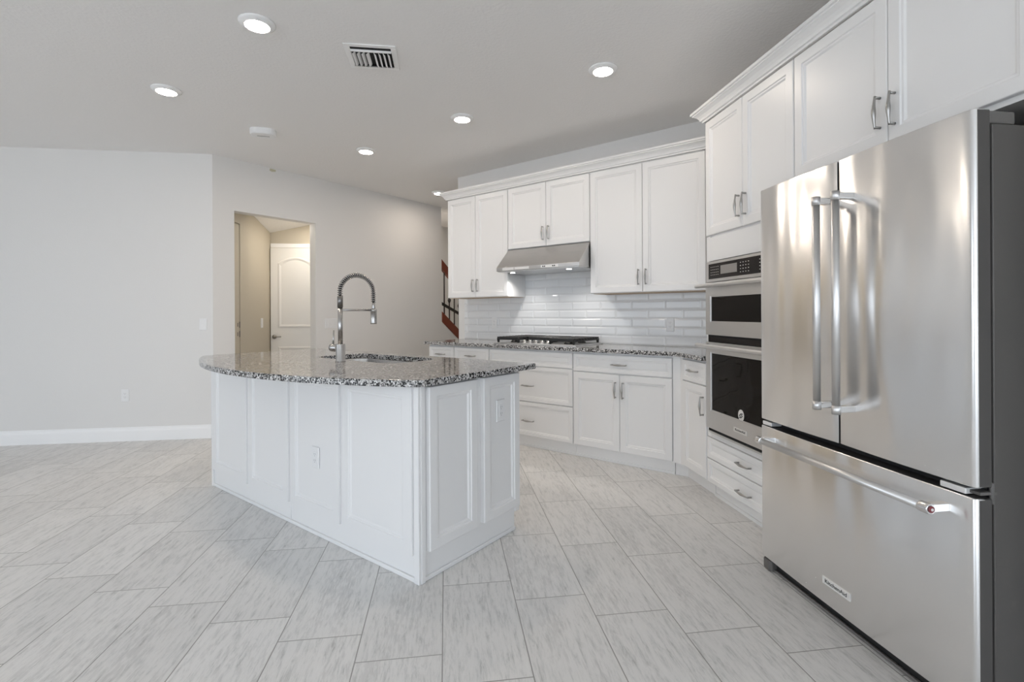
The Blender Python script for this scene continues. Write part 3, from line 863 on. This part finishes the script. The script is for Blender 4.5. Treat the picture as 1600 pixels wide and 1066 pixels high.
# island top with curved seating side and a sink cut-out (local x = -b1, y = b2)
cxm, hc, sag, bend = (1.612 + 3.872) / 2, (3.872 - 1.612) / 2, 0.290, 1.455
rad = (hc * hc + sag * sag) / (2 * sag)
arc = []
for k in range(41):
    tt = -1 + 2 * k / 40
    a1 = cxm + hc * tt * 0.985
    arc.append((-a1, bend - sag + rad - math.sqrt(rad * rad - (a1 - cxm) ** 2)))
outline = [(-1.612, 2.335)] + [(-1.612, 1.475)] + arc + [(-3.872, 1.475), (-3.872, 2.335)]
SK = (-2.69, 2.032, 0.82, 0.38)
hole = rrect(SK[0], SK[1], SK[2], SK[3], 0.10, 8)
it = countertop('island_countertop', outline, hole, 0.886, 0.917, 'granite', 0.004)
it.rotation_euler = (0, 0, RB)
tag(it, 'speckled grey granite island top with a curved overhanging side and sink cut-out', 'countertop')

sk = thing('kitchen_sink', 'stainless steel undermount sink bowl in the island top', 'sink', (0, 0, 0), RB)
m = MB()
def sring(gx, zz, r=0.10): return [(x, y, zz) for x, y in rrect(SK[0], SK[1], SK[2] + 2 * gx, SK[3] + 2 * gx, r, 8)]
m.loft([sring(0.009, 0.8848, 0.11), sring(0.004, 0.8848), sring(0.002, 0.878), sring(-0.008, 0.72, 0.095), sring(-0.03, 0.695, 0.09), sring(-0.14, 0.688, 0.03)], True, False, True, True)
m.loft([sring(0.009, 0.8848, 0.11), sring(0.009, 0.882, 0.11), sring(0.006, 0.880), sring(0.0, 0.72, 0.10), sring(-0.03, 0.684, 0.09), sring(-0.14, 0.680, 0.03)], True, False, True, True)
m.build('bowl', 'sink_steel', sk)
MB().lathe([(0.045, 0.6882), (0.045, 0.692), (0.03, 0.690)], (SK[0], SK[1], 0), 'z', 20).build('drain', 'chrome', sk)

fc = thing('kitchen_faucet', 'brushed nickel spring neck faucet standing on the island top', 'faucet', B(2.655, 1.755, 0.917), RB)
MB().lathe([(0.0305, 0.0), (0.0305, 0.004), (0.0285, 0.007), (0.0285, 0.104), (0.027, 0.108)], n=24).build('base', 'faucet_nickel', fc)
MB().lathe([(0.0142, 0.1085), (0.0142, 0.33)], n=20).build('pipe', 'faucet_nickel', fc)
MB().lathe([(0.0165, 0.330), (0.0165, 0.398), (0.0135, 0.400)], n=20).build('collar', 'dark_nickel', fc)
MB().lathe([(0.020, -0.0275), (0.020, -0.060), (0.0245, -0.061), (0.0245, -0.090), (0.018, -0.094)], (0, 0, 0.082), 'x', 18).build('valve_hub', 'faucet_nickel', fc)
MB().tube([(-0.077, 0, 0.102), (-0.074, 0, 0.13), (-0.070, 0, 0.19)], [0.0055, 0.005, 0.0045], 8).build('lever', 'faucet_nickel', fc)
RA = 0.122
path = [(0, 0, 0.40 + 0.0125 * k) for k in range(3)]
for k in range(0, 37):
    a = math.pi * k / 36
    path.append((0, RA - RA * math.cos(a), 0.425 + RA * 0.88 * math.sin(a)))
path += [(0, 2 * RA + 0.001, 0.425 - 0.012 * k) for k in range(1, 6)]
MB().tube(path, 0.0085, 8).build('hose', 'rubber_black', fc)
# coil wound round the hose
P = [Vector(p) for p in path]
L = [0.0]
for i in range(1, len(P)): L.append(L[-1] + (P[i] - P[i - 1]).length)
def at(s):
    for i in range(1, len(P)):
        if s <= L[i]:
            q = (s - L[i - 1]) / (L[i] - L[i - 1]); return P[i - 1].lerp(P[i], q), (P[i] - P[i - 1]).normalized()
    return P[-1], (P[-1] - P[-2]).normalized()
turns = 36; coil = []
for k in range(turns * 12 + 1):
    s = L[-1] * k / (turns * 12); p, d = at(s)
    n1 = Vector((1, 0, 0)); n2 = d.cross(n1)
    a = 2 * math.pi * k / 12
    coil.append(p + (n1 * math.cos(a) + n2 * math.sin(a)) * 0.0140)
MB().tube(coil, 0.0028, 6).build('spring', 'faucet_nickel', fc)
hy = 2 * RA + 0.001
MB().lathe([(0.0085, 0.365), (0.010, 0.345), (0.0125, 0.326), (0.0125, 0.322)], (0, hy, 0), 'z', 18).lathe([(0.021, 0.3215), (0.021, 0.306), (0.0195, 0.304), (0.0195, 0.235), (0.021, 0.226), (0.0185, 0.224)], (0, hy, 0), 'z', 20).build('spray_head', 'faucet_nickel', fc)
MB().box(-0.025, -0.017, hy - 0.006, hy + 0.006, 0.268, 0.298).build('spray_button', 'rubber_black', fc, 0.002)
MB().tube([(0, 0.0142, 0.314), (0, hy - 0.018, 0.314)], 0.0065, 10).build('support_arm', 'faucet_nickel', fc)

# ------------------------------------------------------------------ cooktop
ck = thing('gas_cooktop', 'stainless gas cooktop with black iron grates on the back counter', 'cooktop', B(3.015, 3.655, 0.917), RB)
WC, DC = 0.905, 0.50
MB().box(0, WC, 0, DC, 0.0003, 0.010).box(0.012, WC - 0.012, 0.012, DC - 0.012, 0.010, 0.013).build('tray', 'oven_steel', ck, 0.003)
for cx, cy, r in ((0.15, 0.14, 0.038), (0.15, 0.37, 0.045), (0.452, 0.32, 0.06), (0.755, 0.14, 0.045), (0.755, 0.37, 0.038)):
    MB().lathe([(r, 0.013), (r, 0.022), (r * 0.75, 0.023), (r * 0.75, 0.031), (r * 0.6, 0.034)], (cx, cy, 0), 'z', 20).build('burner', 'black_iron', ck)
def grate(xa, xb, ya, yb):
    m = MB(); t = 0.0075; zb, zt_ = 0.050, 0.066
    for y in (ya, yb): m.box(xa, xb, y - t, y + t, zb - 0.012, zt_)
    for x in (xa, xb): m.box(x - t, x + t, ya, yb, zb - 0.012, zb + 0.002)
    n = 9
    for i in range(1, n):
        y = ya + (yb - ya) * i / n
        m.box(xa - 0.014, xb + 0.014, y - 0.006, y + 0.006, zb + 0.001, zt_)
    for i in (1, 2):
        x = xa + (xb - xa) * i / 3
        m.box(x - 0.005, x + 0.005, ya, yb, zb, zt_)
    for x in (xa + 0.006, xb - 0.006):
        for y in (ya + 0.006, yb - 0.006):
            m.hexa([(x - 0.008, y - 0.008, 0.0132), (x + 0.008, y - 0.008, 0.0132), (x + 0.008, y + 0.008, 0.0132), (x - 0.008, y + 0.008, 0.0132), (x - 0.012, y - 0.012, zb), (x + 0.012, y - 0.012, zb), (x + 0.012, y + 0.012, zb), (x - 0.012, y + 0.012, zb)])
    m.build('grate', 'black_iron', ck, 0.002, 1)
grate(0.032, 0.282, 0.025, 0.475)
grate(0.326, 0.579, 0.135, 0.475)
grate(0.623, 0.873, 0.025, 0.475)
for i in range(5):
    x = 0.452 + (i - 2) * 0.066
    MB().lathe([(0.021, 0.0132), (0.020, 0.020), (0.017, 0.022), (0.0155, 0.040), (0.013, 0.042)], (x, 0.065, 0), 'z', 18).box(x - 0.003, x + 0.003, 0.065 - 0.016, 0.065 + 0.016, 0.041, 0.046).build('knob', 'chrome', ck)

# ------------------------------------------------------------------ range hood
hd = thing('range_hood', 'stainless steel range hood under the short wall cabinet', 'range hood', B(3.006, 3.695, 1.605), RB)
WH = 0.911; DH = BW - 0.0095 - 3.695
m = MB()
m.prism([(0.0, 0.003), (0.0, 0.038), (0.185, 0.224), (DH, 0.224), (DH, 0.003)], 0.0, WH, 'x')
m.build('canopy', 'hood_steel', hd, 0.002)
MB().box(0.01, WH - 0.01, 0.01, DH - 0.01, -0.004, 0.0025).build('underside', 'oven_steel', hd)
MB().box(0.22, 0.385, -0.0016, -0.0002, 0.010, 0.031).build('nameplate', 'badge_silver', hd)
MB().box(0.075, 0.21, -0.0014, -0.0002, 0.008, 0.033).build('lip_plate', 'badge_silver', hd)
c = MB().box(0.515, 0.70, -0.0016, -0.0002, 0.008, 0.034).build('control_strip', 'badge_silver', hd)
for bx_ in (0.54, 0.558, 0.645, 0.663):
    MB().lathe([(0.006, -0.0017), (0.006, -0.0045)], (bx_, 0, 0.021), 'y', 12).build('button', 'print_black', c)
for lx in (0.115, 0.745):
    MB().lathe([(0.030, -0.0042), (0.030, -0.008), (0.024, -0.008)], (lx, 0.11, 0), 'z', 20).build('lamp_ring', 'chrome', hd)
    MB().lathe([(0.0225, -0.0075), (0.0225, -0.0092)], (lx, 0.11, 0), 'z', 20).build('lamp', 'hood_lens', hd)
    l = bpy.data.lights.new('hood_lamp', 'SPOT'); l.energy = 7.5; l.spot_size = R(140); l.spot_blend = 1.0; l.shadow_soft_size = 0.02; l.color = (1.0, 0.97, 0.93)
    lo = bpy.data.objects.new('hood_lamp', l); COL.objects.link(lo)
    p = B(3.006 - lx, 3.695 + 0.15, 1.605 - 0.02); lo.location = p

# ------------------------------------------------------------------ ceiling fittings
lights = [((-0.977, 2.759), 'round recessed ceiling light nearest the camera, left of the vent'),
          ((-1.880, 3.650), 'round recessed ceiling light nearest the plain left wall'),
          ((0.993, 3.011), 'round recessed ceiling light nearest the oven cabinet'),
          ((0.137, 3.894), 'round recessed ceiling light out from the range hood, between vent and wall cabinets'),
          ((-0.733, 4.778), 'round recessed ceiling light nearest the wall with the hall opening'),
          ((-0.075, 6.33), 'recessed ceiling light mostly hidden behind the left end of the crown moulding')]
CS = (CEIL - CAM_H) / (2.745 - CAM_H)
lp = None
for (x, y), lab in lights:
    t = thing('recessed_light', lab, 'ceiling light', (x * CS, y * CS, CEIL), 0, 'recessed ceiling lights')
    if lp is None:
        a = MB().lathe([(0.092, 0.0), (0.092, -0.005), (0.086, -0.008), (0.066, -0.020), (0.062, -0.020), (0.0615, -0.016)], n=40, cap1=False).build('trim_ring', 'trim_white', t)
        b = MB().lathe([(0.0615, -0.0155), (0.0615, -0.0185), (0.055, -0.0195)], n=40).build('lens', 'lamp_lens', t)
        lp = (a, b)
    else:
        for o in lp:
            c = o.copy(); COL.objects.link(c); c.parent = t
# air register
vt = thing('ceiling_vent', 'white square ceiling air vent with curved louvres', 'vent', (-0.424 * CS, 3.035 * CS, CEIL), 0)
hx, hy_ = 0.148 * CS, 0.140 * CS
ix, iy = 0.119, 0.114
m = MB()
m.box(-hx, hx, -hy_, -iy, -0.007, 0).box(-hx, hx, iy, hy_, -0.007, 0).box(-hx, -ix, -iy, iy, -0.007, 0).box(ix, hx, -iy, iy, -0.007, 0)
m.build('frame', 'vent_white', vt, 0.003)
MB().box(-ix + 0.0005, ix - 0.0005, -iy + 0.0005, iy - 0.0005, -0.0012, -0.0004).build('cavity_shade', 'black_gap', vt)  # flat black sheet stands in for the shade inside the duct
MB().box(-ix, ix, -iy + 0.030, -iy + 0.042, -0.014, -0.002).build('cross_bar', 'vent_white', vt, 0.002)
MB().hexa([(-ix, iy - 0.03, -0.022), (ix, iy - 0.03, -0.022), (ix, iy - 0.027, -0.020), (-ix, iy - 0.027, -0.020), (-ix, iy - 0.001, -0.004), (ix, iy - 0.001, -0.004), (ix, iy, -0.002), (-ix, iy, -0.002)]).build('deflector', 'vent_white', vt)
for i in range(8):
    x = -ix + 0.024 + i * 0.0268
    sg = -1 if i < 4 else 1
    rings = []
    for k in range(5):
        q = k / 4
        xx = x + sg * 0.015 * q * q; zz = -0.002 - 0.022 * q
        rings.append([(xx, -iy + 0.044, zz), (xx + 0.0014, -iy + 0.044, zz), (xx + 0.0014, iy - 0.03, zz), (xx, iy - 0.03, zz)])
    MB().loft(rings, True, True, True, False).build('louvre', 'vent_white', vt)
# alarm box
al = thing('smoke_alarm', 'white rounded oblong alarm box on the ceiling', 'alarm', (-1.50 * CS, 4.36 * CS, CEIL), R(8))
pl = lambda w_, h_, r_, zz: [(x, y, zz) for x, y in rrect(0, 0, w_, h_, r_, 6)]
MB().loft([pl(0.205, 0.145, 0.06, 0), pl(0.205, 0.145, 0.06, -0.038), pl(0.195, 0.135, 0.056, -0.047), pl(0.17, 0.11, 0.044, -0.050)], True, True, True, False).build('case', 'plastic_white', al)
MB().loft([pl(0.10, 0.02, 0.009, -0.0502), pl(0.10, 0.02, 0.009, -0.0512)], True, True, True, False).build('grille', 'plastic_grey', al)

# ------------------------------------------------------------------ outlets and switches
def wall_plate(name, label, cat, loc, rz, kind, group=None, wide=1):
    """loc = centre of the plate on the wall; faces local -y"""
    t = thing(name, label, cat, loc, rz, group)
    w = 0.035 * wide + (0.011 if wide > 1 else 0)
    MB().panel_front(-w, w, -0.058, 0.058, 0.0055, [(0.003, 0.0)], -0.0062).build('plate', 'plastic_white', t)
    for i in range(wide):
        cx = (i - (wide - 1) / 2) * 0.046
        if kind == 'outlet':
            f = MB().prism([(a + cx, b) for a, b in rrect(0, 0, 0.033, 0.066, 0.004, 3)], -0.0082, -0.0063, 'y').build('receptacle', 'plastic_white', t)
            m = MB()
            for zz in (-0.017, 0.017):
                m.box(cx - 0.0075, cx - 0.005, -0.0087, -0.0083, zz - 0.002, zz + 0.007).box(cx + 0.005, cx + 0.0075, -0.0087, -0.0083, zz - 0.002, zz + 0.007)
                m.lathe([(0.0025, -0.0083), (0.0025, -0.0087)], (cx, 0, zz - 0.008), 'y', 8)
            m.build('slots', 'slot_dark', f)
        else:
            MB().prism([(-0.0064, -0.033), (-0.0095, -0.033), (-0.0072, 0.0), (-0.0078, 0.033), (-0.0064, 0.033)], cx - 0.0165, cx + 0.0165, 'x').build('rocker', 'plastic_white', t)
    return t


wall_plate('wall_outlet', 'white outlet low on the plain left wall above the baseboard', 'outlet', (-3.051, YL, 0.438), 0, 'outlet', 'white outlets')
wall_plate('light_switch', 'white switch on the left wall right beside its corner', 'switch', (-2.352, YL, 1.114), 0, 'switch', 'white switches')
wall_plate('light_switch', 'white two-gang switch on the wall just right of the hall opening', 'switch', B(B1M, 3.362, 1.10), RE, 'switch', 'white switches', 2)
wall_plate('light_switch', 'light switch on the cream wall inside the hall opening', 'switch', (HX, 6.30, 1.105), R(90), 'switch', 'white switches')
wall_plate('wall_outlet', 'white outlet on the backsplash tiles right of the cooktop', 'outlet', B(1.483, BW - 0.008, 1.10), RB, 'outlet', 'white outlets')
wall_plate('wall_outlet', 'white outlet on the backsplash tiles left of the cooktop', 'outlet', B(3.427, BW - 0.008, 1.10), RB, 'outlet', 'white outlets')
wall_plate('wall_outlet', 'white outlet on the long panelled front of the island', 'outlet', B(2.490, IF + 0.0045, 0.425), RB, 'outlet', 'white outlets')
wall_plate('wall_outlet', 'white outlet on the right end panel of the island', 'outlet', B(IE - 0.0072, 2.053, 0.688), RE, 'outlet', 'white outlets')

# unseen fill lamp added above the opening to warm and brighten the hall
l = bpy.data.lights.new('hall_fill_lamp', 'AREA'); l.shape = 'DISK'; l.size = 0.22; l.energy = 5.2; l.color = (1.0, 0.90, 0.76)
lo = bpy.data.objects.new('hall_fill_lamp', l); COL.objects.link(lo); lo.location = (-1.62, 6.15, 2.33)
# unseen fill lamp added over the stairs to brighten the stairwell
l = bpy.data.lights.new('stair_fill_lamp', 'AREA'); l.shape = 'DISK'; l.size = 0.25; l.energy = 22.0; l.color = (1.0, 0.93, 0.84)
lo = bpy.data.objects.new('stair_fill_lamp', l); COL.objects.link(lo); lo.location = B(5.9, 4.9, CEIL - 0.03)
